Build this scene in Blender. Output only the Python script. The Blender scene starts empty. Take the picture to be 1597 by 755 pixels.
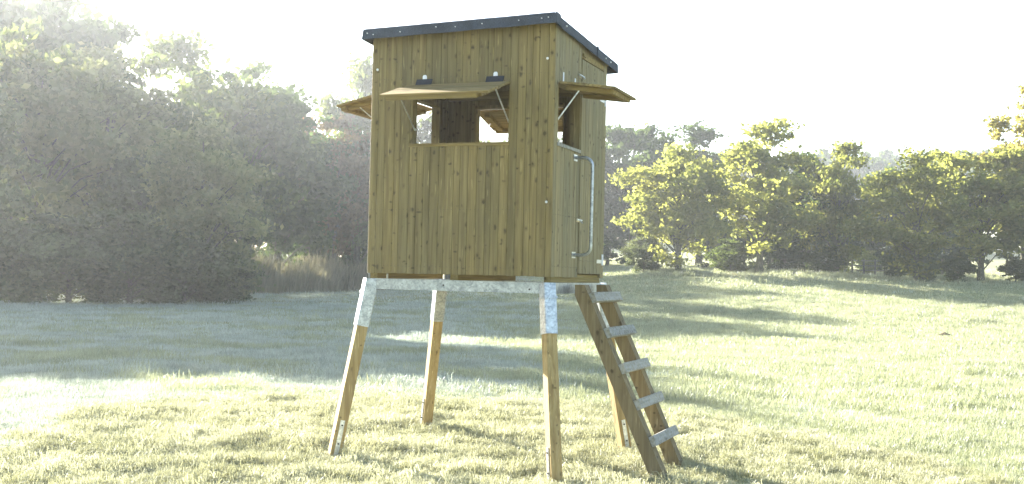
import bpy, bmesh, math, random
import numpy as np
from mathutils import Vector, Matrix, noise
R = math.radians
rng = np.random.default_rng(7)
random.seed(7)
scene = bpy.context.scene
COL = scene.collection

# ------------------------------------------------------------------ camera
CAM = Vector((4.5397, -8.3939, 1.5861))
YAW, PITCH, ROLL, FPX = -0.3708, 0.0288, 0.0229, 1790.8
def cam_axes():
    cy, sy, cp, sp = math.cos(YAW), math.sin(YAW), math.cos(PITCH), math.sin(PITCH)
    fwd = Vector((sy*cp, cy*cp, sp)); right = Vector((cy, -sy, 0)); up = right.cross(fwd)
    cr, sr = math.cos(ROLL), math.sin(ROLL)
    return right*cr + up*sr, up*cr - right*sr, fwd
r2, u2, fw = cam_axes()
cd = bpy.data.cameras.new('camera'); cam = bpy.data.objects.new('camera', cd); COL.objects.link(cam)
cam.matrix_world = Matrix(((r2.x, u2.x, -fw.x, CAM.x), (r2.y, u2.y, -fw.y, CAM.y), (r2.z, u2.z, -fw.z, CAM.z), (0, 0, 0, 1)))
cd.sensor_width = 36.0; cd.lens = FPX/1597*36.0; cd.clip_start = .1; cd.clip_end = 3000
scene.camera = cam

# ------------------------------------------------------------------ light
SUN_EL, SUN_PHI = R(19.0), R(26.0)           # PHI: from -x towards +y
SUN = Vector((-math.cos(SUN_PHI)*math.cos(SUN_EL), math.sin(SUN_PHI)*math.cos(SUN_EL), math.sin(SUN_EL)))
sl = bpy.data.lights.new('sun', 'SUN'); sl.energy = 5.0; sl.angle = R(.55); sl.color = (1.0, .96, .89)
so = bpy.data.objects.new('sun', sl); COL.objects.link(so)
so.rotation_euler = (-SUN).to_track_quat('-Z', 'Y').to_euler(); so.location = SUN*60
world = bpy.data.worlds.new('World'); scene.world = world; world.use_nodes = True
wn = world.node_tree.nodes; wl = world.node_tree.links
sky = wn.new('ShaderNodeTexSky'); sky.sky_type = 'NISHITA'; sky.sun_disc = False
sky.sun_elevation = SUN_EL; sky.sun_rotation = math.atan2(SUN.x, SUN.y)
sky.dust_density = 1.0; sky.air_density = 1.0; sky.ozone_density = 1.0
wl.new(sky.outputs[0], wn['Background'].inputs[0]); wn['Background'].inputs[1].default_value = .062
vs = scene.view_settings
vs.view_transform = 'Standard'; vs.look = 'None'; vs.gamma = 1; vs.use_curve_mapping = False
vs.exposure = 2.95
cy = scene.cycles
cy.use_denoising = True
try: cy.denoiser = 'OPENIMAGEDENOISE'
except Exception: pass
cy.max_bounces = 6; cy.diffuse_bounces = 3; cy.transmission_bounces = 4; cy.volume_bounces = 1
cy.transparent_max_bounces = 8; cy.sample_clamp_indirect = 6

HAZE_DENSITY = .00075
# ------------------------------------------------------------------ helpers
F2 = Vector((math.sin(YAW), math.cos(YAW))); R2 = Vector((math.cos(YAW), -math.sin(YAW)))
def uv2w(u, v): return (CAM.x + u*R2.x + v*F2.x, CAM.y + u*R2.y + v*F2.y)
def w2uv(x, y):
    dx, dy = x - CAM.x, y - CAM.y
    return dx*R2.x + dy*R2.y, dx*F2.x + dy*F2.y
def sst(a, b, x):
    t = min(1, max(0, (x - a)/(b - a))); return t*t*(3 - 2*t)
TC = (.8, .72)                                # centre of the tower
def height(x, y, lumps=True):
    u, v = w2uv(x, y)
    r = math.hypot(x - TC[0], y - TC[1])
    w = math.exp(-(r/6.5)**2)
    z = .03 + w*(.043 - .0394*(x - .8) + .0131*(y - .7))
    side = sst(-14, 9, u - .02*v)
    z += sst(32, 64, v)*1.9*side + sst(68, 125, v)*1.5*side + sst(120, 330, v)*9*sst(-40, 40, u) + sst(100, 300, v)*6*(1 - sst(-60, 10, u))
    if lumps:
        a = .035*min(1, max(0, (r - 3.2)/2.5)) + .008
        z += a*noise.noise(Vector((x*.55, y*.55, 0))) + .012*noise.noise(Vector((x*2.3, y*2.3, 4)))
        z += .10*sst(18, 50, v)*noise.noise(Vector((x*.12, y*.12, 9)))
    return z

class MB:
    def __init__(s): s.v = []; s.f = []
    def box(s, a, b):
        (x0, y0, z0), (x1, y1, z1) = a, b; n = len(s.v)
        s.v += [(x0,y0,z0),(x1,y0,z0),(x1,y1,z0),(x0,y1,z0),(x0,y0,z1),(x1,y0,z1),(x1,y1,z1),(x0,y1,z1)]
        s.f += [tuple(n+i for i in q) for q in ((0,3,2,1),(4,5,6,7),(0,1,5,4),(1,2,6,5),(2,3,7,6),(3,0,4,7))]
        return s
    def prism(s, lo, hi):                     # two rings of equal length -> closed solid
        n = len(s.v); k = len(lo); s.v += [tuple(p) for p in lo] + [tuple(p) for p in hi]
        s.f.append(tuple(n+i for i in reversed(range(k)))); s.f.append(tuple(n+k+i for i in range(k)))
        for i in range(k):
            j = (i+1) % k; s.f.append((n+i, n+j, n+k+j, n+k+i))
        return s
    def bar(s, p, q, wx, wy, side=None, ch=.0):   # rectangular bar from p to q, chamfered
        p, q = Vector(p), Vector(q); d = (q-p).normalized()
        sx = Vector(side) if side is not None else (Vector((0,0,1)) if abs(d.z) < .9 else Vector((1,0,0)))
        sx = (sx - d*sx.dot(d)).normalized(); sy = d.cross(sx)
        a, b = wx/2, wy/2
        if ch: pr = [(a-ch,-b),(a,-b+ch),(a,b-ch),(a-ch,b),(-a+ch,b),(-a,b-ch),(-a,-b+ch),(-a+ch,-b)]
        else: pr = [(a,-b),(a,b),(-a,b),(-a,-b)]
        return s.prism([p+sx*x+sy*y for x, y in pr], [q+sx*x+sy*y for x, y in pr])
    def tube(s, pts, rad, k=8):
        pts = [Vector(p) for p in pts]; n0 = len(s.v); rads = rad if isinstance(rad, (list, tuple)) else [rad]*len(pts)
        ref = Vector((.31,.2,.93))
        for i, p in enumerate(pts):
            d = (pts[min(i+1,len(pts)-1)] - pts[max(i-1,0)]).normalized()
            a = d.cross(ref).normalized(); b = d.cross(a)
            for j in range(k):
                t = 2*math.pi*j/k; s.v.append(tuple(p + (a*math.cos(t)+b*math.sin(t))*rads[i]))
        for i in range(len(pts)-1):
            for j in range(k):
                jj = (j+1) % k; s.f.append((n0+i*k+j, n0+i*k+jj, n0+(i+1)*k+jj, n0+(i+1)*k+j))
        s.f.append(tuple(n0+j for j in reversed(range(k)))); s.f.append(tuple(n0+(len(pts)-1)*k+j for j in range(k)))
        return s
    def mesh(s, name, mat=None, smooth=False):
        me = bpy.data.meshes.new(name); me.from_pydata(s.v, [], s.f)
        bm = bmesh.new(); bm.from_mesh(me); bmesh.ops.recalc_face_normals(bm, faces=bm.faces); bm.to_mesh(me); bm.free()
        if smooth: me.polygons.foreach_set('use_smooth', [True]*len(me.polygons))
        if mat: me.materials.append(mat)
        return me
    def build(s, name, mat, parent=None, smooth=False):
        o = bpy.data.objects.new(name, s.mesh(name, mat, smooth)); COL.objects.link(o)
        if parent: o.parent = parent
        return o
def tag(o, label=None, cat=None, group=None, kind=None):
    for k, val in (('label', label), ('category', cat), ('group', group), ('kind', kind)):
        if val: o[k] = val
    return o
def empty(name, loc=(0,0,0), parent=None):
    o = bpy.data.objects.new(name, None); COL.objects.link(o); o.location = loc; o.empty_display_size = .2
    if parent: o.parent = parent
    return o

# ------------------------------------------------------------------ materials
def mat(name):
    m = bpy.data.materials.new(name); m.use_nodes = True
    nt = m.node_tree; return m, nt, nt.nodes['Principled BSDF'], (lambda t: nt.nodes.new('ShaderNode'+t)), nt.links.new
def ramp(N, stops):
    r = N('ValToRGB'); el = r.color_ramp.elements
    el[0].position, el[0].color = stops[0][0], (*stops[0][1], 1)
    el[1].position, el[1].color = stops[-1][0], (*stops[-1][1], 1)
    for p, c in stops[1:-1]: e = el.new(p); e.color = (*c, 1)
    return r
def mixc(N, L, mode, fac, a, b):
    m = N('Mix'); m.data_type = 'RGBA'; m.blend_type = mode; m.clamp_factor = True
    for i, val in ((0, fac), (6, a), (7, b)):
        if hasattr(val, 'links'): L(val, m.inputs[i])
        elif i == 0: m.inputs[i].default_value = val
        else: m.inputs[i].default_value = (*val, 1)
    return m.outputs[2]
def wood(name, dark, mid, light, knots=1.0, axis=2, rough=.75, grey=0.0, spec=.25):
    m, nt, B, N, L = mat(name)
    tc = N('TexCoord'); oi = N('ObjectInfo')
    off = N('VectorMath'); off.operation = 'SCALE'; comb = N('CombineXYZ')
    mu = N('Math'); mu.operation = 'MULTIPLY'; mu.inputs[1].default_value = 37.0
    L(oi.outputs['Random'], mu.inputs[0])
    for i in range(3): L(mu.outputs[0], comb.inputs[i])
    add = N('VectorMath'); add.operation = 'ADD'; L(tc.outputs['Object'], add.inputs[0]); L(comb.outputs[0], add.inputs[1])
    def mp(sc):
        k = N('Mapping'); k.inputs['Scale'].default_value = sc; L(add.outputs[0], k.inputs[0]); return k.outputs[0]
    s = [34.0]*3; s[axis] = 1.6
    # slow wander so that grain lines flow round
    g = N('TexNoise'); g.inputs['Scale'].default_value = 1; g.inputs['Detail'].default_value = 5; g.inputs['Distortion'].default_value = .6
    L(mp(s), g.inputs[0])
    s2 = [110.0]*3; s2[axis] = 3.0
    g2 = N('TexNoise'); g2.inputs['Scale'].default_value = 1; g2.inputs['Detail'].default_value = 3; L(mp(s2), g2.inputs[0])
    rp = ramp(N, [(.28, dark), (.5, mid), (.72, light)]); L(g.outputs[0], rp.inputs[0])
    c = rp.outputs[0]
    r3 = ramp(N, [(.35, (.78,.78,.78)), (.62, (1,1,1))]); L(g2.outputs[0], r3.inputs[0])
    c = mixc(N, L, 'MULTIPLY', .7, c, r3.outputs[0])
    # plank to plank tone
    r4 = ramp(N, [(0, (.87,.88,.88)), (.45, (1,1,1)), (1, (1.10,1.07,1.0))]); L(oi.outputs['Random'], r4.inputs[0])
    c = mixc(N, L, 'MULTIPLY', 1.0, c, r4.outputs[0])
    # blotchy weathering
    bl = N('TexNoise'); bl.inputs['Scale'].default_value = 1; bl.inputs['Detail'].default_value = 4
    sb = [3.0]*3; sb[axis] = 1.1; kk = N('Mapping'); kk.inputs['Scale'].default_value = sb; L(tc.outputs['Object'], kk.inputs[0]); L(kk.outputs[0], bl.inputs[0])
    r5 = ramp(N, [(.36, (.80,.82,.85)), (.62, (1.05,1.02,.97))]); L(bl.outputs[0], r5.inputs[0])
    c = mixc(N, L, 'MULTIPLY', .8, c, r5.outputs[0])
    if knots:
        vo = N('TexVoronoi'); vo.feature = 'F1'; vo.inputs['Scale'].default_value = 1; vo.inputs['Randomness'].default_value = 1
        sk = [9.0]*3; sk[axis] = 3.6; 
        if axis == 2:
            sx_ = N('SeparateXYZ'); L(add.outputs[0], sx_.inputs[0]); sm = N('Math'); L(sx_.outputs[0], sm.inputs[0]); L(sx_.outputs[1], sm.inputs[1])
            cb = N('CombineXYZ'); L(sm.outputs[0], cb.inputs[0]); L(sx_.outputs[2], cb.inputs[2])
            km = N('Mapping'); km.inputs['Scale'].default_value = (12, 1, 8.0); L(cb.outputs[0], km.inputs[0])
            wob = N('TexNoise'); wob.inputs['Scale'].default_value = 30; L(tc.outputs['Object'], wob.inputs[0])
            wa = N('Vector' 'Math'); wa.operation = 'MULTIPLY_ADD'; wa.inputs[1].default_value = (.25,.0,.25); L(wob.outputs['Color'], wa.inputs[0]); L(km.outputs[0], wa.inputs[2])
            L(wa.outputs[0], vo.inputs[0]); vo.voronoi_dimensions = '3D'
        else: L(mp(sk), vo.inputs[0])
        rk = ramp(N, [(.0, (.9,.9,.9)), (.10, (.8,.8,.8)), (.17, (.25,.25,.25)), (.27, (0,0,0))]); L(vo.outputs['Distance'], rk.inputs[0])
        # keep only some of the cells
        sp = N('SeparateColor'); L(vo.outputs['Color'], sp.inputs[0])
        gt = N('Math'); gt.operation = 'GREATER_THAN'; gt.inputs[1].default_value = 1 - .68*knots; L(sp.outputs[0], gt.inputs[0])
        ml = N('Math'); ml.operation = 'MULTIPLY'; L(rk.outputs[0], ml.inputs[0]); L(gt.outputs[0], ml.inputs[1])
        c = mixc(N, L, 'MIX', ml.outputs[0], c, (dark[0]*.34, dark[1]*.32, dark[2]*.32))
        if axis == 2:
            for ang, scl_, keep, seed in ((.6, (9, 1, 17), .72, 3.3), (-.5, (15, 1, 8), .74, 8.1)):
                k2 = N('Mapping'); k2.inputs['Rotation'].default_value = (0, ang, 0); k2.inputs['Scale'].default_value = scl_; k2.inputs['Location'].default_value = (seed, 0, seed*1.7); L(cb.outputs[0], k2.inputs[0])
                w2 = N('VectorMath'); w2.operation = 'MULTIPLY_ADD'; w2.inputs[1].default_value = (.35, 0, .35); L(wob.outputs['Color'], w2.inputs[0]); L(k2.outputs[0], w2.inputs[2])
                v2 = N('TexVoronoi'); v2.inputs['Scale'].default_value = 1; L(w2.outputs[0], v2.inputs[0])
                q2 = ramp(N, [(.0, (.85,.85,.85)), (.09, (.7,.7,.7)), (.2, (0,0,0))]); L(v2.outputs['Distance'], q2.inputs[0])
                s2_ = N('SeparateColor'); L(v2.outputs['Color'], s2_.inputs[0]); g2_ = N('Math'); g2_.operation = 'GREATER_THAN'; g2_.inputs[1].default_value = 1 - (1 - keep)*knots; L(s2_.outputs[1], g2_.inputs[0])
                m2_ = N('Math'); m2_.operation = 'MULTIPLY'; L(q2.outputs[0], m2_.inputs[0]); L(g2_.outputs[0], m2_.inputs[1])
                c = mixc(N, L, 'MIX', m2_.outputs[0], c, (dark[0]*.30, dark[1]*.30, dark[2]*.34))
            st_ = N('TexNoise'); st_.inputs['Scale'].default_value = 1; st_.inputs['Detail'].default_value = 2; L(mp([75.0, 75.0, 5.0]), st_.inputs[0])
            qs = ramp(N, [(.66, (0,0,0)), (.74, (.6,.6,.6))]); L(st_.outputs[0], qs.inputs[0])
            c = mixc(N, L, 'MIX', qs.outputs[0], c, tuple(min(1, x_*1.55) for x_ in light))
    if grey:
        gn = N('TexNoise'); gn.inputs['Scale'].default_value = 40; gn.inputs['Detail'].default_value = 4; L(tc.outputs['Object'], gn.inputs[0])
        rg = ramp(N, [(.35, (0,0,0)), (.6, (grey,)*3)]); L(gn.outputs[0], rg.inputs[0])
        c = mixc(N, L, 'MIX', rg.outputs[0], c, (.38,.40,.40))
    L(c, B.inputs['Base Color']); B.inputs['Roughness'].default_value = rough
    B.inputs['Specular IOR Level'].default_value = spec
    bp = N('Bump'); bp.inputs['Strength'].default_value = .35; bp.inputs['Distance'].default_value = .004
    L(g2.outputs[0], bp.inputs['Height']); L(bp.outputs[0], B.inputs['Normal'])
    return m
M = {}
M['wall'] = wood('treated_plank_wood', (.150,.115,.047), (.210,.163,.068), (.264,.209,.093), 1.0)
M['wall_skylit'] = wood('treated_plank_wood_skylit', (.178,.147,.078), (.245,.205,.110), (.300,.255,.142), .7)  # right wall and door boards, sky light put into the colour as a paler tone
M['shutter'] = wood('shutter_wood', (.14,.10,.035), (.25,.185,.07), (.34,.26,.11), .5, axis=0)
M['shutter_y'] = wood('shutter_wood_side', (.14,.10,.035), (.25,.185,.07), (.34,.26,.11), .5, axis=1)
M['batten'] = wood('batten_wood', (.15,.108,.038), (.235,.175,.065), (.31,.24,.098), .3, axis=0)
M['leg'] = wood('leg_wood', (.30,.20,.075), (.40,.285,.115), (.47,.35,.16), .5)
M['joist'] = wood('joist_wood', (.13,.095,.03), (.22,.165,.05), (.29,.22,.08), .3, axis=1)
M['ladder'] = wood('ladder_wood', (.14,.104,.052), (.195,.150,.078), (.26,.205,.115), .8)
M['rung'] = wood('frosted_rung_wood', (.16,.14,.11), (.26,.24,.19), (.34,.32,.27), .3, axis=1, grey=.45)
def metal(name, col, rough, spangle=True):
    m, nt, B, N, L = mat(name)
    tc = N('TexCoord'); vo = N('TexVoronoi'); vo.inputs['Scale'].default_value = 70; L(tc.outputs['Object'], vo.inputs[0])
    no = N('TexNoise'); no.inputs['Scale'].default_value = 16; no.inputs['Detail'].default_value = 6; L(tc.outputs['Object'], no.inputs[0])
    sp = N('SeparateColor'); L(vo.outputs['Color'], sp.inputs[0])
    r1 = ramp(N, [(0, tuple(c*.72 for c in col)), (1, tuple(min(1, c*1.12) for c in col))]); L(sp.outputs[0], r1.inputs[0])
    r2_ = ramp(N, [(.35, (.62,.64,.66)), (.62, (1,1,1))]); L(no.outputs[0], r2_.inputs[0])
    L(mixc(N, L, 'MULTIPLY', .8, r1.outputs[0], r2_.outputs[0]), B.inputs['Base Color'])
    B.inputs['Metallic'].default_value = .85; B.inputs['Roughness'].default_value = rough
    return m
M['galv'] = metal('galvanised_steel', (.46,.485,.51), .42)
M['zinc'] = metal('zinc_fitting', (.70,.70,.68), .35)
M['brass'] = metal('brass_bolt', (.60,.52,.34), .4)
def plain(name, col, rough=.6, spec=.3, nscale=60, var=.25):
    m, nt, B, N, L = mat(name)
    tc = N('TexCoord'); no = N('TexNoise'); no.inputs['Scale'].default_value = nscale; no.inputs['Detail'].default_value = 4; L(tc.outputs['Object'], no.inputs[0])
    rr = ramp(N, [(.3, tuple(c*(1-var) for c in col)), (.7, tuple(min(1, c*(1+var)) for c in col))]); L(no.outputs[0], rr.inputs[0])
    L(rr.outputs[0], B.inputs['Base Color']); B.inputs['Roughness'].default_value = rough; B.inputs['Specular IOR Level'].default_value = spec
    return m
M['rubber'] = plain('black_rubber', (.022,.024,.030), .7)
M['tag'] = plain('white_plastic', (.80,.80,.82), .5, var=.05)
M['hole'] = plain('dark_screw', (.05,.05,.05), .6)
M['soil'] = plain('mole_soil', (.09,.065,.04), .95, .1, 25, .5)
def felt():
    m, nt, B, N, L = mat('roofing_felt')
    tc = N('TexCoord'); no = N('TexNoise'); no.inputs['Scale'].default_value = 330; no.inputs['Detail'].default_value = 2; L(tc.outputs['Object'], no.inputs[0])
    n2 = N('TexNoise'); n2.inputs['Scale'].default_value = 7; n2.inputs['Detail'].default_value = 4; L(tc.outputs['Object'], n2.inputs[0])
    r1 = ramp(N, [(.3, (.014,.019,.030)), (.55, (.036,.047,.068)), (.72, (.12,.14,.175))]); L(no.outputs[0], r1.inputs[0])
    r2_ = ramp(N, [(.35, (.7,.7,.72)), (.65, (1.25,1.22,1.2))]); L(n2.outputs[0], r2_.inputs[0])
    L(mixc(N, L, 'MULTIPLY', 1, r1.outputs[0], r2_.outputs[0]), B.inputs['Base Color']); B.inputs['Roughness'].default_value = .85
    bp = N('Bump'); bp.inputs['Strength'].default_value = .5; bp.inputs['Distance'].default_value = .002; L(no.outputs[0], bp.inputs['Height']); L(bp.outputs[0], B.inputs['Normal'])
    return m
M['felt'] = felt()
def leafmat(name, a, b, transl, tfac=.45, dew=.0, wscale=.35):
    m = bpy.data.materials.new(name); m.use_nodes = True; nt = m.node_tree; nt.nodes.clear()
    N = lambda t: nt.nodes.new('ShaderNode'+t); L = nt.links.new
    ge = N('NewGeometry'); tc = N('TexCoord'); oi = N('ObjectInfo')
    no = N('TexNoise'); no.inputs['Scale'].default_value = wscale; no.inputs['Detail'].default_value = 3; L(ge.outputs['Position'], no.inputs[0])
    ad = N('Math'); ad.operation = 'MULTIPLY_ADD'; ad.inputs[1].default_value = .45; L(ge.outputs['Random Per Island'], ad.inputs[0])
    sh = N('Math'); sh.operation = 'MULTIPLY_ADD'; sh.inputs[1].default_value = 1.4; sh.inputs[2].default_value = -.42; L(no.outputs[0], sh.inputs[0]); L(sh.outputs[0], ad.inputs[2])
    rp = ramp(N, [(.1, a), (.9, b)]); L(ad.outputs[0], rp.inputs[0])
    hs = N('HueSaturation'); hv = N('MapRange'); hv.inputs[3].default_value = .85; hv.inputs[4].default_value = 1.2; L(oi.outputs['Random'], hv.inputs[0]); L(hv.outputs[0], hs.inputs['Value']); L(rp.outputs[0], hs.inputs['Color'])
    d = N('BsdfDiffuse'); t = N('BsdfTranslucent'); mx = N('MixShader'); out = N('OutputMaterial')
    L(hs.outputs[0], d.inputs[0])
    tcx = mixc(N, L, 'MULTIPLY', 1.0, hs.outputs[0], transl); L(tcx, t.inputs[0])
    mx.inputs[0].default_value = tfac; L(d.outputs[0], mx.inputs[1]); L(t.outputs[0], mx.inputs[2])
    last = mx.outputs[0]
    if dew:
        gl = N('BsdfGlossy'); gl.inputs['Roughness'].default_value = .45; gl.inputs[0].default_value = (.9,.95,1,1)
        m2 = N('MixShader'); m2.inputs[0].default_value = dew; L(last, m2.inputs[1]); L(gl.outputs[0], m2.inputs[2]); last = m2.outputs[0]
    L(last, out.inputs[0]); return m
LF = {
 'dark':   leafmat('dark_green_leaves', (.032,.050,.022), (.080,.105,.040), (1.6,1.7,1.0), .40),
 'oak':    leafmat('dull_green_leaves', (.045,.065,.026), (.120,.140,.052), (1.6,1.65,.9), .44),
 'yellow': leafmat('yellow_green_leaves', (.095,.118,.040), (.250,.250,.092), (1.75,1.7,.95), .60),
 'pale':   leafmat('pale_willow_leaves', (.110,.128,.062), (.260,.262,.130), (1.5,1.5,1.0), .55),
 'gold':   leafmat('golden_leaves', (.110,.112,.040), (.29,.25,.095), (1.65,1.55,.9), .58),
 'rust':   leafmat('rusty_leaves', (.080,.070,.034), (.18,.135,.066), (1.4,1.25,.85), .42),
 'willow': leafmat('grey_green_leaves', (.055,.072,.040), (.150,.160,.085), (1.4,1.45,1.0), .44),
}
M['bark'] = plain('grey_brown_bark', (.10,.094,.066), .9, .1, 9, .4)
# ground
def ground_mat():
    m, nt, B, N, L = mat('meadow_soil_and_thatch')
    ge = N('NewGeometry')
    n1 = N('TexNoise'); n1.inputs['Scale'].default_value = 11; n1.inputs['Detail'].default_value = 8; L(ge.outputs['Position'], n1.inputs[0])
    n2 = N('TexNoise'); n2.inputs['Scale'].default_value = .35; n2.inputs['Detail'].default_value = 6; L(ge.outputs['Position'], n2.inputs[0])
    r1 = ramp(N, [(.3, (.13,.13,.055)), (.55, (.26,.255,.13)), (.75, (.38,.365,.21))]); L(n1.outputs[0], r1.inputs[0])
    r2_ = ramp(N, [(.35, (.75,.85,.75)), (.65, (1.1,1.05,.95))]); L(n2.outputs[0], r2_.inputs[0])
    L(mixc(N, L, 'MULTIPLY', 1, r1.outputs[0], r2_.outputs[0]), B.inputs['Base Color']); B.inputs['Roughness'].default_value = .95; B.inputs['Specular IOR Level'].default_value = .1
    bp = N('Bump'); bp.inputs['Strength'].default_value = .8; bp.inputs['Distance'].default_value = .05; L(n1.outputs[0], bp.inputs['Height']); L(bp.outputs[0], B.inputs['Normal'])
    return m
M['ground'] = ground_mat()

# ------------------------------------------------------------------ ground
def build_ground():
    def grow(a, b, s0, k):
        out = [a]; s = s0
        while out[-1] < b: out.append(out[-1] + s); s *= k
        return out
    vv = [-300,-160,-80,-40,-20,-10,-4,0,3,5] + [6 + .14*i for i in range(100)] + grow(20.1, 1500, .2, 1.045)
    up = [.12*i for i in range(80)]; up += grow(9.7, 1500, .16, 1.075)
    uu = [-x for x in reversed(up[1:])] + up
    nv, nu = len(vv), len(uu); co = []
    for v in vv:
        for u in uu:
            x, y = uv2w(u, v); co.append((x, y, height(x, y)))
    f = [(i*nu+j, i*nu+j+1, (i+1)*nu+j+1, (i+1)*nu+j) for i in range(nv-1) for j in range(nu-1)]
    me = bpy.data.meshes.new('meadow_ground'); me.from_pydata(co, [], f); me.materials.append(M['ground'])
    me.polygons.foreach_set('use_smooth', [True]*len(f))
    o = bpy.data.objects.new('meadow_ground', me); COL.objects.link(o); tag(o, kind='structure')
build_ground()

# ------------------------------------------------------------------ hunting cabin
W, D, ZB = 1.6, 1.413, 1.58
T = .022
def roofz(x, y):                              # top of the roof slab
    return 3.580 + (x + .04)/1.67*.040 - (y + .09)*.050
RT = .020
cab = empty('hunting_cabin', (0, 0, 0))
tag(cab, 'olive brown wooden plank cabin with propped shutters and dark felt roof on a raised stand', 'cabin')
PW = .0667
def plank(parent, m, axis, a, b, z0, z1a, z1b, face, out, t=T, jit=True):
    """upright board from a to b along axis ('x' or 'y'); face = outer plane coordinate, out = +1/-1 outward direction"""
    g = .0009; ch = .0028; j = random.uniform(-.0012, .0012) if jit else 0
    a += g; b -= g; fo = face + out*j; fi = face - out*t
    prof = [(a, fi), (b, fi), (b, fo - out*ch), (b - ch, fo), (a + ch, fo), (a, fo - out*ch)]
    def p(s, d, z): return (s, d, z) if axis == 'x' else (d, s, z)
    def zt(s): return z1a + (z1b - z1a)*(s - a)/(b - a)
    mb = MB().prism([p(s, d, z0) for s, d in prof], [p(s, d, zt(s)) for s, d in prof])
    return mb.build('plank', m, parent)
def wall(name, axis, lo, hi, zfun, face, out, holes, m, zb=ZB, label=None, pw=PW):
    w = empty(name, (0, 0, 0), cab)
    cuts = sorted({lo, hi} | {h for q in holes for h in q[:2]})
    edges = []
    for c0, c1 in zip(cuts[:-1], cuts[1:]):
        n = max(1, round((c1 - c0)/pw)); cu = [0.0] + [(i + random.uniform(-.22, .22))/n for i in range(1, n)] + [1.0]
        edges += [(c0 + (c1-c0)*cu[i], c0 + (c1-c0)*cu[i+1]) for i in range(n)]
    for a, b in edges:
        hit = [q for q in holes if a >= q[0] - 1e-6 and b <= q[1] + 1e-6]
        db = random.uniform(-.003, .003)
        if hit:
            _, _, h0, h1 = hit[0]
            if h0 > zb + .02: plank(w, m, axis, a, b, zb + db, h0, h0, face, out)
            if h1 < zfun(a) - .01: plank(w, m, axis, a, b, h1, zfun(a), zfun(b), face, out)
        else: plank(w, m, axis, a, b, zb + db, zfun(a), zfun(b), face, out)
    return w
zs, zw = 2.636, 3.113
und = lambda x, y: roofz(x, y) - RT - .004
FWIN = (.3605, 1.2307, zs, zw)
front = wall('front_wall', 'x', 0, W, lambda x: und(x, 0), 0, -1, [FWIN], M['wall'])
RWIN = (.10, .672, zs, zw)
right = wall('right_wall', 'y', T + .002, .680, lambda y: und(W, y), W, 1, [RWIN], M['wall_skylit'], pw=.085)
# strip beyond the door, header over it
plank(right, M['wall_skylit'], 'y', 1.325, D, ZB - .004, und(W, 1.33), und(W, D), W, 1)
MB().box((W-.024, .683, 3.412), (W-.003, 1.322, 3.455)).build('door_header', M['batten'], right)
MB().box((W-.03, .683, 3.457), (W-.008, 1.322, und(W, 1.32))).build('header_board', M['wall'], right)
MB().box((W-.002, .690, 3.424), (W+.016, .760, 3.450)).build('header_block', M['batten'], right)
back = wall('back_wall', 'x', T + .002, W - T - .002, lambda x: und(x, D), D, 1, [(.3605, 1.2307, zs, zw)], M['wall'])
LWIN = (.30, 1.17, zs, zw)
left = wall('left_wall', 'y', T + .002, D, lambda y: und(0, y), 0, -1, [LWIN], M['wall'])
# window liners
def liner(parent, axis, q, face, out, depth=.085):
    a, b, z0, z1 = q; t = .020; e = .003
    def bx(s0, s1, d0, d1, za, zb_):
        d0, d1 = sorted((d0, d1))
        return MB().box((s0, d0, za), (s1, d1, zb_)) if axis == 'x' else MB().box((d0, s0, za), (d1, s1, zb_))
    fo, fi = face + out*e, face - out*depth
    bx(a, a+t, face - out*.004, fi, z0 + .001, z1 - .001).build('jamb', M['wall'], parent)
    bx(b-t*.5, b, face - out*.004, fi, z0 + .001, z1 - .001).build('jamb', M['wall'], parent)
    bx(a - .004, b + .004, face + out*.010, fi, z0 - .026, z0).build('sill', M['batten'] if axis == 'x' else M['rung'], parent)
    bx(a - .002, b + .002, face - out*(T + .002), fi, z1, z1 + .03).build('lintel', M['wall'], parent)
for pr, ax, q, fc, ot in ((front,'x',FWIN,0,-1),(right,'y',RWIN,W,1),(back,'x',(.3605,1.2307,zs,zw),D,1),(left,'y',LWIN,0,-1)): liner(pr, ax, q, fc, ot)
# inner frame: corner posts and rails
for (x, y) in ((T+.003, T+.003), (W-T-.053, T+.003), (T+.003, D-T-.053), (W-T-.053, D-T-.053)):
    MB().box((x, y, ZB+.02), (x+.05, y+.05, und(x, y+.05) - .012)).build('corner_post', M['wall'], cab)
for z in (1.9, 3.2):
    MB().box((T+.06, D-T-.045, z), (W-T-.06, D-T-.004, z+.07)).build('rail', M['batten'], cab)
    MB().box((T+.004, T+.06, z), (T+.045, D-T-.06, z+.07)).build('rail', M['batten'], cab)
MB().box((T+.002, T+.002, ZB+.003), (W-T-.002, D-T-.002, ZB+.024)).build('floor', M['joist'], cab)
for x0, x1 in ((.012, .075), (.735, .800), (1.535, 1.590)):
    MB().box((x0, .04, 1.535), (x1, 1.335, ZB + .002)).build('floor_joist', M['joist'], cab)
MB().box((.014, .005, 1.535), (.0175, .012, ZB-.003)).build('pale_strip', M['zinc'], cab)
MB().box((.166, .03, 1.535), (.172, .05, ZB-.006)).build('pale_strip', M['zinc'], cab)  # pale metal strip put in for light showing through a thin gap
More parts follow.
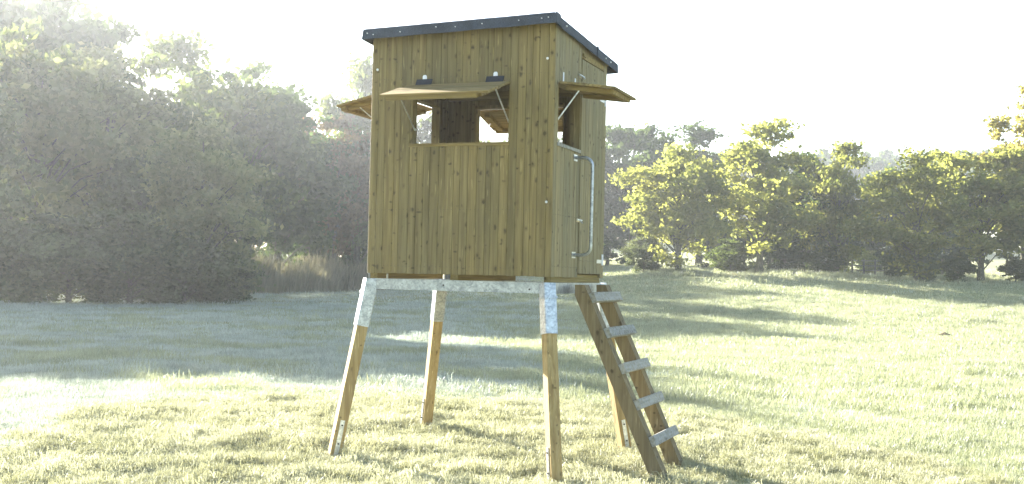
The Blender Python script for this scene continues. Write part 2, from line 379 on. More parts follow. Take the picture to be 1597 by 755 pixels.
# door
door = empty('door', (0, 0, 0), cab)
n = 6
for i in range(n):
    a = .696 + (1.312-.696)*i/n; b = .696 + (1.312-.696)*(i+1)/n
    plank(door, M['wall_skylit'], 'y', a, b, 1.612, 3.398, 3.398, W + .004, 1)
hg = MB().box((W+.0045, 1.20, 1.706), (W+.008, 1.338, 1.738)).build('hinge', M['zinc'], door)
MB().tube([(W+.010, 1.352, 1.690), (W+.010, 1.352, 1.786)], .0095, 8).build('hinge_pin', M['tag'], hg)
hg = MB().box((W+.0045, 1.20, 3.126), (W+.008, 1.338, 3.158)).build('hinge', M['zinc'], door)
MB().tube([(W+.010, 1.352, 3.10), (W+.010, 1.352, 3.18)], .0095, 8).build('hinge_pin', M['tag'], hg)
# latches: plate, bolt, keeper
for y, z in ((.625, 3.245), (.640, 2.049)):
    la = MB().box((W+.003, y-.035, z-.012), (W+.008, y+.040, z+.016)).build('bolt_latch', M['brass'], cab)
    MB().tube([(W+.018, y-.055, z+.004), (W+.018, y+.075, z+.004)], .007, 8).build('bolt', M['zinc'], la)
    MB().tube([(W+.018, y+.012, z+.004), (W+.045, y+.012, z-.022)], .005, 6).build('bolt_knob', M['zinc'], la)
# grab handle
gh = empty('grab_handle', (0, 0, 0), cab)
pts = []
zt, zb_, yh, xo = 2.560, 1.762, .555, .150
pts.append((W+.004, yh, zt))
for k in range(7):
    t = R(90)*k/6; pts.append((W+xo-.07+.07*math.sin(t), yh, zt-.07+.07*math.cos(t)))
for k in range(7):
    t = R(90)*k/6; pts.append((W+xo-.07+.07*math.cos(t), yh, zb_+.07-.07*math.sin(t)))
pts.append((W+.004, yh, zb_))
MB().tube(pts, .0140, 12).build('handle_tube', M['galv'], gh, True)
for z in (zt, zb_): MB().box((W+.001, yh-.045, z-.026), (W+.006, yh+.045, z+.026)).build('mounting_plate', M['zinc'], gh)
# bolts on the front
for x, z in ((1.539, 3.282), (.05, 3.257), (1.555, 2.16)):
    MB().tube([(x, -.001, z), (x, -.006, z), (x, -.009, z)], [.011, .010, .005], 8).build('bolt_head', M['tag'], cab)
# nail lines of the cladding (small heads joined per wall)
def nails(parent, pts, axis):
    mb = MB()
    for p in pts:
        q = (p[0], p[1]-.003, p[2]) if axis == 'x' else (p[0]+.003, p[1], p[2])
        mb.tube([p, q], .0022, 5)
    tag(mb.build('nail_heads', M['hole'], parent), kind='stuff')
nails(front, [(x + random.uniform(-.004,.004), 0, z + random.uniform(-.004,.004)) for z in (1.64, 2.10, 2.58, 3.17) for x in np.arange(.02, 1.6, .0333)], 'x')
nails(right, [(W, y, z + random.uniform(-.004,.004)) for z in (1.66, 2.07) for y in np.arange(.05, .66, .04)], 'y')
nails(door, [(W+.003, y, z + random.uniform(-.003,.003)) for z in (1.72, 2.55) for y in np.arange(.70, 1.31, .04)], 'y')

# shutters -------------------------------------------------------------
def shutter(side, s0, s1, hz, dist, drop, nb=4, struts=()):
    """s0..s1 along the wall, hinge height hz, outer edge at dist from the wall and drop lower"""
    sh = empty('window_shutter', (0, 0, 0), cab)
    if side == 'front': P = lambda s, d, z: (s, -d, z)
    elif side == 'back': P = lambda s, d, z: (s, D + d, z)
    elif side == 'right': P = lambda s, d, z: (W + d, s, z)
    else: P = lambda s, d, z: (-d, s, z)
    m = M['shutter'] if side in ('front', 'back') else M['shutter_y']
    L_ = math.hypot(dist, drop); dd, dz = dist/L_, -drop/L_; nd, nz = drop/L_, dist/L_       # along and upward normal
    def Q(s, l, h): return P(s, .012 + dd*l + nd*h, hz + dz*l + nz*h)
    def slab(s_0, s_1, l0, l1, h0, h1, name, mt, par):
        return MB().prism([Q(s_0,l0,h0),Q(s_1,l0,h0),Q(s_1,l1,h0),Q(s_0,l1,h0)], [Q(s_0,l0,h1),Q(s_1,l0,h1),Q(s_1,l1,h1),Q(s_0,l1,h1)]).build(name, mt, par)
    for i in range(nb):
        e = random.uniform(-.0012, .0012)
        slab(s0, s1, L_*i/nb + .0012, L_*(i+1)/nb - .0012, e, .018 + e, 'board', m, sh)
    slab(s0 + .04, s1 - .10, L_ - .062, L_ - .020, -.036, -.002, 'batten', M['batten'], sh)
    slab(s0 + .075, s0 + .125, .04, L_ - .07, -.034, -.002, 'batten', M['batten'], sh)
    slab(s1 - .125, s1 - .075, .04, L_ - .07, -.034, -.002, 'batten', M['batten'], sh)
    for s, l, ws, wd, wz in struts:
        MB().tube([Q(s, l, -.02), P(ws, wd, wz)], .0062, 6).build('strut', M['zinc'], sh)
        MB().tube([P(ws, wd, wz-.004), P(ws+.012, wd, wz-.004)], .010, 6).build('strut_eye', M['zinc'], sh)
    return sh, Q
fs, Q = shutter('front', .33, 1.24, 3.098, .47, .150, 4, ((.42, .33, .386, -.03, 2.76), (1.19, .20, 1.216, -.03, 2.79)))
for x0, x1 in ((.416, .556), (1.031, 1.181)):
    zt = 3.160
    MB().prism([(x0, -.003, zt), (x1, -.003, zt), (x1, -.009, zt), (x0, -.009, zt)],
               [(x0, -.030, 3.106), (x1, -.030, 3.106), (x1, -.037, 3.108), (x0, -.037, 3.108)]).build('rubber_flap', M['rubber'], fs)
    xm = (x0+x1)/2
    MB().prism([(xm-.018, -.004, zt), (xm+.018, -.004, zt), (xm+.018, -.004, zt+.022), (xm+.010, -.004, zt+.034), (xm-.010, -.004, zt+.034), (xm-.018, -.004, zt+.022)],
               [(xm-.018, -.008, zt), (xm+.018, -.008, zt), (xm+.018, -.008, zt+.022), (xm+.010, -.008, zt+.034), (xm-.010, -.008, zt+.034), (xm-.018, -.008, zt+.022)]).build('hinge_tab', M['tag'], fs)
rs, Q = shutter('right', .075, .70, 3.098, .455, .060, 4, ((.16, .15, .118, -.02, 2.80),))
for y in (.20, .50):
    MB().box((W+.003, y-.010, 3.110), (W+.008, y+.010, 3.205)).build('hinge_strap', M['tag'], rs)
shutter('left', .23, 1.22, 3.098, .45, .10, 4, ((.33, .30, .33, -.02, 2.76), (1.12, .30, 1.14, -.02, 2.66)))
shutter('back', .33, 1.25, 3.098, .46, .12, 4, ((.40, .22, .385, -.02, 2.72), (1.19, .22, 1.21, -.02, 2.72)))

# roof -----------------------------------------------------------------
rf = empty('roof', (0, 0, 0), cab)
x0, x1, y0, y1 = -.045, 1.630, -.095, 1.655
def slab4(dx, z0, z1):
    mb = MB(); c = [(x0+dx, y0+dx), (x1-dx, y0+dx), (x1-dx, y1-dx), (x0+dx, y1-dx)]
    return mb.prism([(x, y, roofz(x, y)+z0) for x, y in c], [(x, y, roofz(x, y)+z1) for x, y in c])
slab4(.012, -.018, -.004).build('roof_deck', M['batten'], rf)
def felt_sheet():
    # a sheet over the deck folded down at the edges, with a wavy hem
    ring = []; n1, n2 = 44, 44
    for i in range(n1): ring.append((x0 + (x1-x0)*i/n1, y0, 0, -1))
    for i in range(n2): ring.append((x1, y0 + (y1-y0)*i/n2, 1, 0))
    for i in range(n1): ring.append((x1 - (x1-x0)*i/n1, y1, 0, 1))
    for i in range(n2): ring.append((x0, y1 - (y1-y0)*i/n2, -1, 0))
    k = len(ring); v = []; f = []
    def row(outw, dz, wav):
        for i, (x, y, nx, ny) in enumerate(ring):
            corner = i in (0, n1, n1+n2, 2*n1+n2)
            if corner: a, b = ring[i-1][2:], (nx, ny); nx2, ny2 = a[0]+b[0], a[1]+b[1]
            else: nx2, ny2 = nx, ny
            w = noise.noise(Vector((x*5, y*5, dz*9)))*wav; h = noise.noise(Vector((x*3.1+7, y*3.1, 2)))*wav
            v.append((x + nx2*(outw + w), y + ny2*(outw + w), roofz(x, y) + dz + h))
    row(-.30, .004, 0); row(-.012, .003, .001); row(0, -.006, .001); row(.003, -.045, .003); row(.006, -.086, .006); row(.001, -.087, .005); row(-.002, -.045, .002); row(-.004, -.008, 0)
    for r_ in range(7):
        for i in range(k):
            j = (i+1) % k; f.append((r_*k+i, r_*k+j, (r_+1)*k+j, (r_+1)*k+i))
    f.append(tuple(range(k)))
    mb = MB(); mb.v = v; mb.f = f
    return mb.build('felt_sheet', M['felt'], rf)
felt_sheet()
# felt overlap strip on the right edge and folded corner
MB().prism([(x1+.004, .985, roofz(x1,.98)-.002), (x1+.004, 1.025, roofz(x1,1.02)-.002), (x1+.010, 1.025, roofz(x1,1.02)-.090), (x1+.010, .985, roofz(x1,.98)-.090)],
           [(x1+.010, .985, roofz(x1,.98)-.000), (x1+.010, 1.025, roofz(x1,1.02)-.000), (x1+.016, 1.025, roofz(x1,1.02)-.094), (x1+.016, .985, roofz(x1,.98)-.094)]).build('felt_joint', M['felt'], rf)
MB().prism([(x1+.003, y0-.004, roofz(x1,y0)+.002), (x1+.003, y0+.10, roofz(x1,y0)-.002), (x1+.008, y0+.14, roofz(x1,y0)-.092), (x1+.008, y0-.008, roofz(x1,y0)-.080)],
           [(x1+.012, y0-.006, roofz(x1,y0)+.002), (x1+.009, y0+.10, roofz(x1,y0)-.001), (x1+.014, y0+.14, roofz(x1,y0)-.094), (x1+.015, y0-.010, roofz(x1,y0)-.082)]).build('felt_fold', M['felt'], rf)
# white grit flecks and nails along the hem
for x in (.00, .055, .30, .62, .79, 1.02, 1.33, 1.52, 1.575):
    z = roofz(x, y0) - random.uniform(.035, .055)
    MB().tube([(x, y0-.002, z), (x, y0-.012, z)], .0042, 6).build('felt_nail', M['tag'], rf)
for y in (.16, 1.25, 1.40):
    z = roofz(x1, y) - .045
    MB().tube([(x1+.002, y, z), (x1+.012, y, z)], .006, 6).build('felt_nail', M['tag'], rf)

# ------------------------------------------------------------------ stand
st = empty('cabin_stand', (.8, .7, .06))
def S(o): o.matrix_parent_inverse = Matrix.Translation((-.8, -.7, -.06)); return o
tag(st, 'galvanised steel frame on four splayed square timber legs carrying the cabin', 'stand')
ZT, ZL = 1.533, 1.448
S(MB().box((.045, -.010, ZL), (1.535, .030, ZT)).build('front_beam', M['galv'], st))
S(MB().box((.045, 1.36, ZL), (1.535, 1.40, ZT)).build('back_beam', M['galv'], st))
S(MB().box((1.560, .035, ZL), (1.600, 1.355, ZT)).build('side_beam', M['galv'], st))
S(MB().box((.0, .035, ZL), (.040, 1.355, ZT)).build('side_beam', M['galv'], st))
for x, z in ((1.435, 1.478), (.70, 1.492)): S(MB().tube([(x, -.011, z), (x, -.0135, z)], .008, 8).build('bolt_hole', M['hole'], st))
feet = {(-1,-1): (-.165,-.185,.055), (1,-1): (1.746,-.20,-.03), (-1,1): (-.20,1.62,.075), (1,1): (1.79,1.62,.0)}
tops = {(-1,-1): (.035,.005,1.520), (1,-1): (1.580,-.005,1.520), (-1,1): (.035,1.385,1.520), (1,1): (1.575,1.385,1.520)}
for k in feet:
    f_, t_ = Vector(feet[k]), Vector(tops[k]); d = (t_ - f_).normalized()
    side = Vector((.70, -.71, 0))
    lg = MB().bar(f_, t_ - d*.06, .092, .092, side, .004).build('leg', M['leg'], st)
    S(lg)
    p0, p1 = t_ - d*.385, t_ + d*.006
    sk = MB().bar(p0, p1, .104, .104, side, .006).build('leg_socket', M['galv'], lg)
    # welded collar at the frame
    MB().bar(t_ - d*.115, t_ - d*.095, .116, .112, side, .004).build('collar', M['galv'], lg)
    sdn = (side - d*side.dot(d)).normalized(); oth = d.cross(sdn)
    face = sdn if k in ((-1,-1), (1,1)) else oth*(1 if oth.dot(Vector((-1,-1,0))) > 0 else -1)
    q0, q1 = f_ + face*.0495 - d*.02, f_ + face*.0495 + d*.33
    MB().bar(q0, q1, .006, .036, face, 0).build('ground_strap', M['zinc'], lg)
    for s_ in (.14, .29): MB().tube([f_ + face*.050 + d*s_, f_ + face*.060 + d*s_], .008, 6).build('strap_bolt', M['hole'], lg)

# ------------------------------------------------------------------ ladder
lad = empty('wooden_ladder', (2.3, .78, .05)); tag(lad, 'wooden ladder with five pale weathered rungs leaning on the steel frame below the door', 'ladder')
def SL(o): o.matrix_parent_inverse = Matrix.Translation((-2.3, -.78, -.05)); return o
A0, A1 = Vector((1.672, 0, 1.525)), Vector((2.385, 0, -.02)); ax = (A1 - A0).normalized(); nrm = Vector((-ax.z, 0, ax.x))
if nrm.x < 0: nrm = -nrm
for ya, yb in ((.455, .600), (1.050, 1.195)):
    ym = ya + .080
    for i, (p, q) in enumerate(((ya, ym-.001), (ym+.001, yb))):
        o_ = -.0 if i == 0 else -.006
        lo = []; hi = []
        b_ = Vector((0, 0, 0))
        # stringer board: top cut level, back corner cut plumb at the frame
        def ring(y): 
            h = .054
            tl = A0 - nrm*h; tr = A0 + nrm*(h + o_)
            zc = 1.520
            def atz(pt, z): return pt + ax*((z - pt.z)/ax.z)
            a = atz(tl, zc - .085); b = Vector((1.606, 0, a.z)) if a.x < 1.606 else a
            prof = [Vector((b.x, y, b.z)), Vector((b.x, y, zc)), atz(tr, zc), A1 + nrm*(h + o_), A1 - nrm*h]
            return [Vector((v_.x, y, v_.z)) for v_ in prof]
        SL(MB().prism(ring(p), ring(q)).build('stringer', M['ladder'], lad))
rung_mesh = None
for i in range(5):
    zr = 1.388 - i*.279
    c = A0 + ax*((zr - A0.z)/ax.z) + nrm*.078
    o = MB().bar((c.x, .462, c.z), (c.x, 1.235, c.z), .042, .082, nrm, .004).build('rung', M['rung'], lad); SL(o)

# ------------------------------------------------------------------ trees
def crown_proto(seed, h, rx, base, ncl, nleaf, leaf=.2, spread=.55, top=1.0, gap=.0, flat=.55, lean=(0,0)):
    """leafy crown from many small leaf faces in clusters; returns (crown mesh, trunk mesh)"""
    g = np.random.default_rng(seed)
    zc, rz = (h + base)/2, (h - base)/2
    C = []
    ph = g.uniform(0, 6.28, 6)
    while len(C) < ncl:
        d = g.normal(size=3); d /= np.linalg.norm(d)
        az, elv = math.atan2(d[1], d[0]), d[2]
        lump = 1 + .17*math.sin(2*az + ph[0] + 2*elv) + .13*math.sin(3*az + ph[1] - 3*elv) + .13*math.sin(5*elv*1.7 + ph[2] + az) + .08*math.sin(7*az + ph[3])
        rr = g.uniform(0, 1)**.38*min(1.08, lump)
        p = np.array([d[0]*rx*rr, d[1]*rx*rr, zc + d[2]*rz*rr])
        t = (p[2] - base)/(h - base)
        p[:2] *= (1 - .35*max(0, t - .55)*top*1.6)
        p[0] += lean[0]*t; p[1] += lean[1]*t
        if p[2] < .15: continue
        C.append(p)
    C = np.array(C)
    sz = g.uniform(.55, 1.35, ncl)
    per = np.maximum(4, (nleaf*sz**2/np.sum(sz**2)).astype(int))
    idx = np.repeat(np.arange(ncl), per); n = len(idx)
    P = C[idx] + g.normal(size=(n, 3))*np.array([spread, spread, spread*flat])*sz[idx][:, None]*.75
    P[:, 2] = np.maximum(P[:, 2], .05)
    nor = g.normal(size=(n, 3)) + np.array([0, 0, .5]); nor /= np.linalg.norm(nor, axis=1)[:, None]
    tv = np.cross(nor, g.normal(size=(n, 3))); tv /= np.linalg.norm(tv, axis=1)[:, None]; bv = np.cross(nor, tv)
    ls = (leaf*g.uniform(.6, 1.35, n))[:, None]
    q = np.stack([P + tv*ls*.62, P + bv*ls*.36 + nor*ls*.08, P - tv*ls*.62, P - bv*ls*.36 + nor*ls*.08], 1).reshape(-1, 3)
    me = bpy.data.meshes.new('crown'); fa = np.arange(n*4).reshape(-1, 4)
    me.vertices.add(n*4); me.vertices.foreach_set('co', q.ravel()); me.loops.add(n*4); me.loops.foreach_set('vertex_index', fa.ravel())
    me.polygons.add(n); me.polygons.foreach_set('loop_start', np.arange(n)*4); me.polygons.foreach_set('loop_total', np.full(n, 4))
    me.update(); me.validate()
    mb = MB(); tr = .018*h + .03
    pts = [(lean[0]*t*.4 + .12*math.sin(t*5 + ph[4])*t, lean[1]*t*.4 + .12*math.sin(t*4 + ph[5])*t, -.25 + (h*.80 + .25)*t) for t in np.linspace(0, 1, 7)]
    mb.tube(pts, [tr*(1.35 if i == 0 else 1 - .14*i) for i in range(7)], 7)
    for i in g.choice(ncl, size=min(ncl, 46), replace=False):
        c = C[i]; t = min(.95, max(.12, (c[2] - .30*rx)/(h*.8))*g.uniform(.65, .95)); s = Vector(pts[0]).lerp(Vector(pts[-1]), t)
        m_ = s.lerp(Vector(c), .5) + Vector((0, 0, .12*(Vector(c)-s).length)) + Vector(g.normal(size=3)*.12)
        mb.tube([s, m_, Vector(c)], [tr*.26*(1.1 - t*.6), tr*.13, .010], 5)
    return me, mb.mesh('trunk', M['bark'])
PROTO = {
 'broad':  crown_proto(11, 10, 4.3, 1.6, 85, 12500, .30, .54),
 'round':  crown_proto(12, 10, 3.6, 2.0, 75, 10500, .28, .48),
 'tall':   crown_proto(13, 10, 2.9, .5, 85, 11000, .25, .48, 1.2),
 'airy':   crown_proto(14, 10, 3.2, 2.4, 60, 5500, .26, .40, 1.2),
 'bush':   crown_proto(15, 10, 5.0, -1.0, 70, 12000, .40, .80, 1.2),
 'willow': crown_proto(16, 10, 3.4, -.4, 95, 13500, .25, .48, 1.1),
 'layer':  crown_proto(17, 10, 4.5, .5, 90, 12500, .27, .60, .9, flat=.55),
 'oval':   crown_proto(18, 10, 3.5, .1, 95, 13000, .25, .52, .9),
 'vase':   crown_proto(19, 10, 3.8, .7, 90, 11500, .26, .54, .6),
}
def put(name, kind, leafk, px, v, top_px=None, h=None, wid=None, label=None, cat='tree', group=None, rot=None, u=None, sink=.0):
    if u is None: u = (px - 798.5)/FPX*v
    x, y = uv2w(u, v); z = height(x, y, False) - sink
    if h is None:
        hor = 429 + .0229*((u/v*FPX))
        h = CAM.z - (top_px - hor)/FPX*v - z
    cm, tm = PROTO[kind]
    o = empty(name, (x, y, z)); s = h/10*1.03; w = s if wid is None else wid
    o.scale = (w, w, s); o.rotation_euler = (0, 0, rot if rot is not None else random.uniform(0, 6.28))
    c = bpy.data.objects.new('crown', cm); COL.objects.link(c); c.parent = o
    if not cm.materials: cm.materials.append(LF[leafk])
    c.material_slots[0].link = 'OBJECT'; c.material_slots[0].material = LF[leafk]
    t = bpy.data.objects.new('trunk' if cat == 'tree' else 'stem', tm); COL.objects.link(t); t.parent = o
    tag(o, label, cat, group); return o
GL, GR, GB, GS = 'misty trees along the left field edge', 'sunlit trees along the right field edge', 'trees behind the cabin', 'shrubs along the field edge'
# left edge of the field
put('broadleaf_tree','willow','willow', 0, 43, h=10.4, u=-21.3, wid=1.0, label='pale hazy tree cut by the left edge of the picture', group=GL)
for u_, v_, h_, w_, n_ in ((-27,47,15,1.35,'first'), (-32,49,15.5,1.6,'second'), (-38,49.5,16,1.6,'third'), (-44,49,16,1.6,'fourth'), (-50,47,15.5,1.6,'fifth')):
    put('broadleaf_tree','broad','oak', 0, v_, h=h_, u=u_, wid=w_, label='tall tree beyond the left picture edge shading the frosty meadow, %s one out' % n_, group=GL)
put('broadleaf_tree','round','oak', 14, 55, 36, wid=1.0, label='hazy tree standing in front of the tallest dark tree', group=GL)
put('broadleaf_tree','broad','dark', 22, 72, -35, wid=1.7, label='tallest dark tree rising out of the top left corner', group=GL)
put('broadleaf_tree','round','dark', 97, 68, 18, wid=1.4, label='dark airy tree right beside the tallest one at top left', group=GL)
put('broadleaf_tree','round','pale', 58, 52, 78, wid=1.15, label='yellowish hazy tree in front of the tallest dark trees at left', group=GL)
put('broadleaf_tree','tall','pale', 160, 58, 86, wid=1.5, label='yellow-tipped tree in the dip of the left skyline', group=GL)
put('broadleaf_tree','oval','oak', 225, 66, 128, wid=1.3, label='lower dull green tree between yellow-tipped tree and high oak', group=GL)
put('broadleaf_tree','vase','oak', 300, 74, 66, wid=1.5, label='highest tree of the middle left skyline above the grey willow', group=GL)
put('broadleaf_tree','round','dark', 375, 78, 98, wid=1.45, label='dark green tree on the skyline just right of the highest', group=GL)
put('broadleaf_tree','tall','dark', 432, 84, 152, wid=1.6, label='dark shaded tree where the left skyline slopes down', group=GL)
put('broadleaf_tree','round','dark', 480, 92, 186, wid=1.5, label='low dark tree at the foot of the sloping left skyline', group=GL)
put('broadleaf_tree','round','rust', 522, 92, 178, wid=1.2, label='rust coloured tree just left of the cabin shutter', group=GL)
put('broadleaf_tree','tall','oak', 556, 96, 108, wid=1.6, label='tall faint green tree touching the left side of the cabin', group=GL)
put('willow_bush','willow','pale', 312, 50, 168, wid=.86, label='tall grey-green willow bush standing forward at the left', cat='bush', group=GL)
put('willow_bush','willow','willow', 225, 54, 215, wid=.90, label='grey-green willow bush left of the tallest willow', cat='bush', group=GL)
put('willow_bush','willow','willow', 352, 53, 262, wid=.62, label='lower willow bush on the right flank of the tall willow', cat='bush', group=GL)
for px, v, tp, wd, lb in ((20,44,325,.52,'low hazy shrub at the left edge of the picture'), (110,45,340,.55,'low hazy shrub in the middle of the left thicket'), (205,46,335,.55,'low hazy shrub under the left willow bush'),
                          (290,48,372,.45,'small hazy shrub at the foot of the tall willow'), (330,50,392,.34,'small shrub at the right end of the left thicket')):
    put('field_shrub','bush','willow', px, v, tp, wid=wd, label=lb, cat='shrub', group=GS)
# behind the cabin and the reed bank
for px, v, tp, kd, lk, wd, lb in ((452,100,300,'bush','dark',.9,'dark undergrowth bush behind the left end of the reeds'), (515,104,305,'bush','dark',.9,'dark undergrowth bush behind the right end of the reeds'),
        (590,108,300,'bush','dark',.9,'dark undergrowth bush seen past the left legs of the stand')):
    put('thicket_bush', kd, lk, px, v, tp, wid=wd, label=lb, cat='bush', group=GB)
put('broadleaf_tree','broad','oak', 625, 97, 165, wid=1.4, label='misty tree seen through the left window of the cabin', group=GB)
put('broadleaf_tree','round','oak', 700, 98, 196, wid=1.4, label='misty tree behind the middle of the cabin, glimpsed through its window', group=GB)
put('broadleaf_tree','broad','oak', 775, 97, 210, wid=1.2, label='treetop seen through the back window of the cabin', group=GB)
put('broadleaf_tree','broad','dark', 880, 97, 205, wid=1.1, label='dark tree behind the door side of the cabin', group=GB)
put('broadleaf_tree','broad','dark', 985, 95, 186, wid=1.15, label='big dark tree just right of the cabin', group=GB)
put('broadleaf_tree','tall','dark', 1090, 97, 204, wid=1.4, label='dark treetop showing above the first sunlit tree', group=GB)
put('thicket_bush','bush','dark', 948, 97, 300, wid=.75, label='dark shaded bush at the foot of the big dark tree', cat='bush', group=GB)
# right edge of the field
put('broadleaf_tree','oval','yellow', 1058, 60.5, 208, wid=0.84, label='bright yellow-green bushy tree nearest the cabin on the right', group=GR)
put('broadleaf_tree','tall','yellow', 1185, 62.6, 196, wid=1.0, label='sunlit tree with tall feathery top, second from the cabin', group=GR)
put('broadleaf_tree','oval','dark', 1250, 68.4, 226, wid=0.89, label='darker green tree between feathery tree and layered tree', group=GR)
put('broadleaf_tree','vase','yellow', 1305, 66, 222, wid=0.66, label='layered green tree left of the gate', group=GR)
put('broadleaf_tree','layer','yellow', 1430, 57.6, 246, wid=0.72, label='broad golden-green tree spreading over the gate', group=GR)
put('broadleaf_tree','broad','yellow', 1530, 60.5, 222, wid=0.85, label='broad yellow-green tree near the right edge', group=GR)
put('broadleaf_tree','airy','gold', 1597, 61.9, 150, wid=0.85, label='tall thin autumn-brown tree at the right edge of the picture', group=GR)
put('broadleaf_tree','broad','yellow', 1655, 61.9, 240, wid=0.74, label='yellow-green tree beyond the right edge of the picture', group=GR)
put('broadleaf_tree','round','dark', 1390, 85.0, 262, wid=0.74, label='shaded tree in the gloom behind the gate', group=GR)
for px, v, tp, lk, wd, lb in ((1005,61.9,362,'willow',0.24,'small pale shrub at the left foot of first sunlit tree'), (1140,64.1,375,'oak',0.27,'low shrub between the first two sunlit trees'), (1225,66.2,372,'dark',0.27,'dark low shrub under the feathery tree'),
        (1290,64.8,385,'dark',0.22,'low shrub left of the gate'), (1355,80.6,392,'yellow',0.16,'small bright yellow shrub behind the gate'), (1400,63.4,392,'dark',0.19,'dark low shrub right of the gate'),
        (1440,57.6,398,'willow',0.16,'grey-green low shrub under the golden-green tree'), (1495,57.6,396,'dark',0.18,'dark low shrub left of the sunlit gap'), (1585,60.5,400,'willow',0.18,'low shrub at the right edge of picture')):
    put('field_shrub','bush',lk, px, v, tp, wid=wd, label=lb, cat='shrub', group=GS)
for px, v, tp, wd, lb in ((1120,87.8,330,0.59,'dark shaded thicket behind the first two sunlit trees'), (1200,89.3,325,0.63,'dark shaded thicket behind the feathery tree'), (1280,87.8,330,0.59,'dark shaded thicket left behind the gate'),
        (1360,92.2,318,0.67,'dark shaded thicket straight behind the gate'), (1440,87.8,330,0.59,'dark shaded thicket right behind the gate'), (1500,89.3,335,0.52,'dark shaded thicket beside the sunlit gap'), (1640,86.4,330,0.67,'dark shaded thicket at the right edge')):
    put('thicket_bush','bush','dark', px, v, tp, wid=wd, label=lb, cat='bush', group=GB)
# far wood on the ridge: one mass
def far_wood():
    cm, tm = PROTO['round']
    g = np.random.default_rng(5); co = np.empty(len(cm.vertices)*3); cm.vertices.foreach_get('co', co); co = co.reshape(-1, 4, 3)
    sel = co[g.choice(len(co), 2600, replace=False)]; allq = []
    cen = sel.mean(1, keepdims=True); sel = cen + (sel - cen)*2.6
    for i in range(70):
        v = g.uniform(225, 300); px = g.uniform(1180, 1800) if i < 46 else g.uniform(560, 1180)
        u = (px - 798.5)/FPX*v; x, y = uv2w(u, v); z = height(x, y, False)
        tp = 238 + g.uniform(-8, 14); hor = 429 + .0229*(px - 798.5); h = CAM.z - (tp - hor)/FPX*v - z
        a = g.uniform(0, 6.28); c, s = math.cos(a), math.sin(a); k = h/10; w = k*g.uniform(.55, .8)
        q = sel.copy(); X = q[..., 0]*c - q[..., 1]*s; Y = q[..., 0]*s + q[..., 1]*c
        allq.append(np.stack([X*w + x, Y*w + y, q[..., 2]*k + z], -1))
    q = np.concatenate(allq).reshape(-1, 3); n = len(q)//4
    me = bpy.data.meshes.new('far_wood'); me.vertices.add(n*4); me.vertices.foreach_set('co', q.ravel()); me.loops.add(n*4); me.loops.foreach_set('vertex_index', np.arange(n*4))
    me.polygons.add(n); me.polygons.foreach_set('loop_start', np.arange(n)*4); me.polygons.foreach_set('loop_total', np.full(n, 4)); me.update(); me.validate()
    me.materials.append(LF['dark']); o = bpy.data.objects.new('far_wood', me); COL.objects.link(o)
    tag(o, 'dark distant wood on the ridge behind the right trees', 'wood', kind='stuff')
far_wood()

# ------------------------------------------------------------------ gate, fence, molehill
def gate():
    v = 75; a, b = (1312-798.5)/FPX*v, (1392-798.5)/FPX*v
    (xa, ya), (xb, yb) = uv2w(a, v), uv2w(b, v + 1.5); zg = min(height(xa, ya, False), height(xb, yb, False))
    o = empty('field_gate', (xa, ya, zg)); tag(o, 'low grey wooden rail gate between the right trees', 'gate')
    dx, dy = xb - xa, yb - ya
    for t in (0, .26, .52, .78, 1):
        MB().bar((dx*t, dy*t, -.1), (dx*t, dy*t, 1.35 if t in (0, 1) else 1.2), .13, .13, None, .01).build('post', M['bark'], o)
    for z in (.45, .75, 1.08): MB().bar((0, 0, z), (dx, dy, z), .09, .05).build('rail', M['bark'], o)
gate()
posts = [(1130,67), (1160,67.5), (1205,68.5), (1255,70), (1285,72), (1430,72), (1470,71), (1512,69), (1570,68)]
for i, (px, v) in enumerate(posts):
    u = (px - 798.5)/FPX*v; x, y = uv2w(u, v); z = height(x, y, False)
    o = MB().bar((0, 0, -.2), (.04, .02, 1.25), .14, .13, None, .02).build('fence_post', M['bark'], None); o.location = (x, y, z)
    tag(o, ('weathered wooden fence post under the right trees, %s from the cabin' % ['first','second','third','fourth','fifth','sixth','seventh','eighth','ninth'][i]), 'fence post', 'fence posts under the right trees')
def molehill():
    x, y = uv2w((1475-798.5)/FPX*34, 34); z = height(x, y); g = np.random.default_rng(3); mb = MB()
    n, k = 14, 5
    for i in range(k):
        for j in range(n):
            t = 6.283*j/n; r = .30*(1 - (i/k)**1.5) + g.uniform(-.03, .03); mb.v.append((r*math.cos(t), r*math.sin(t), -.03 + .15*(i/k) + g.uniform(-.015, .015)))
    mb.v.append((0, 0, .13))
    for i in range(k-1):
        for j in range(n): mb.f.append((i*n+j, i*n+(j+1) % n, (i+1)*n+(j+1) % n, (i+1)*n+j))
    for j in range(n): mb.f.append(((k-1)*n+j, (k-1)*n+(j+1) % n, k*n))
    o = mb.build('molehill', M['soil'], None, True); o.location = (x, y, z); tag(o, 'small brown molehill in the sunny meadow at right', 'molehill')
molehill()

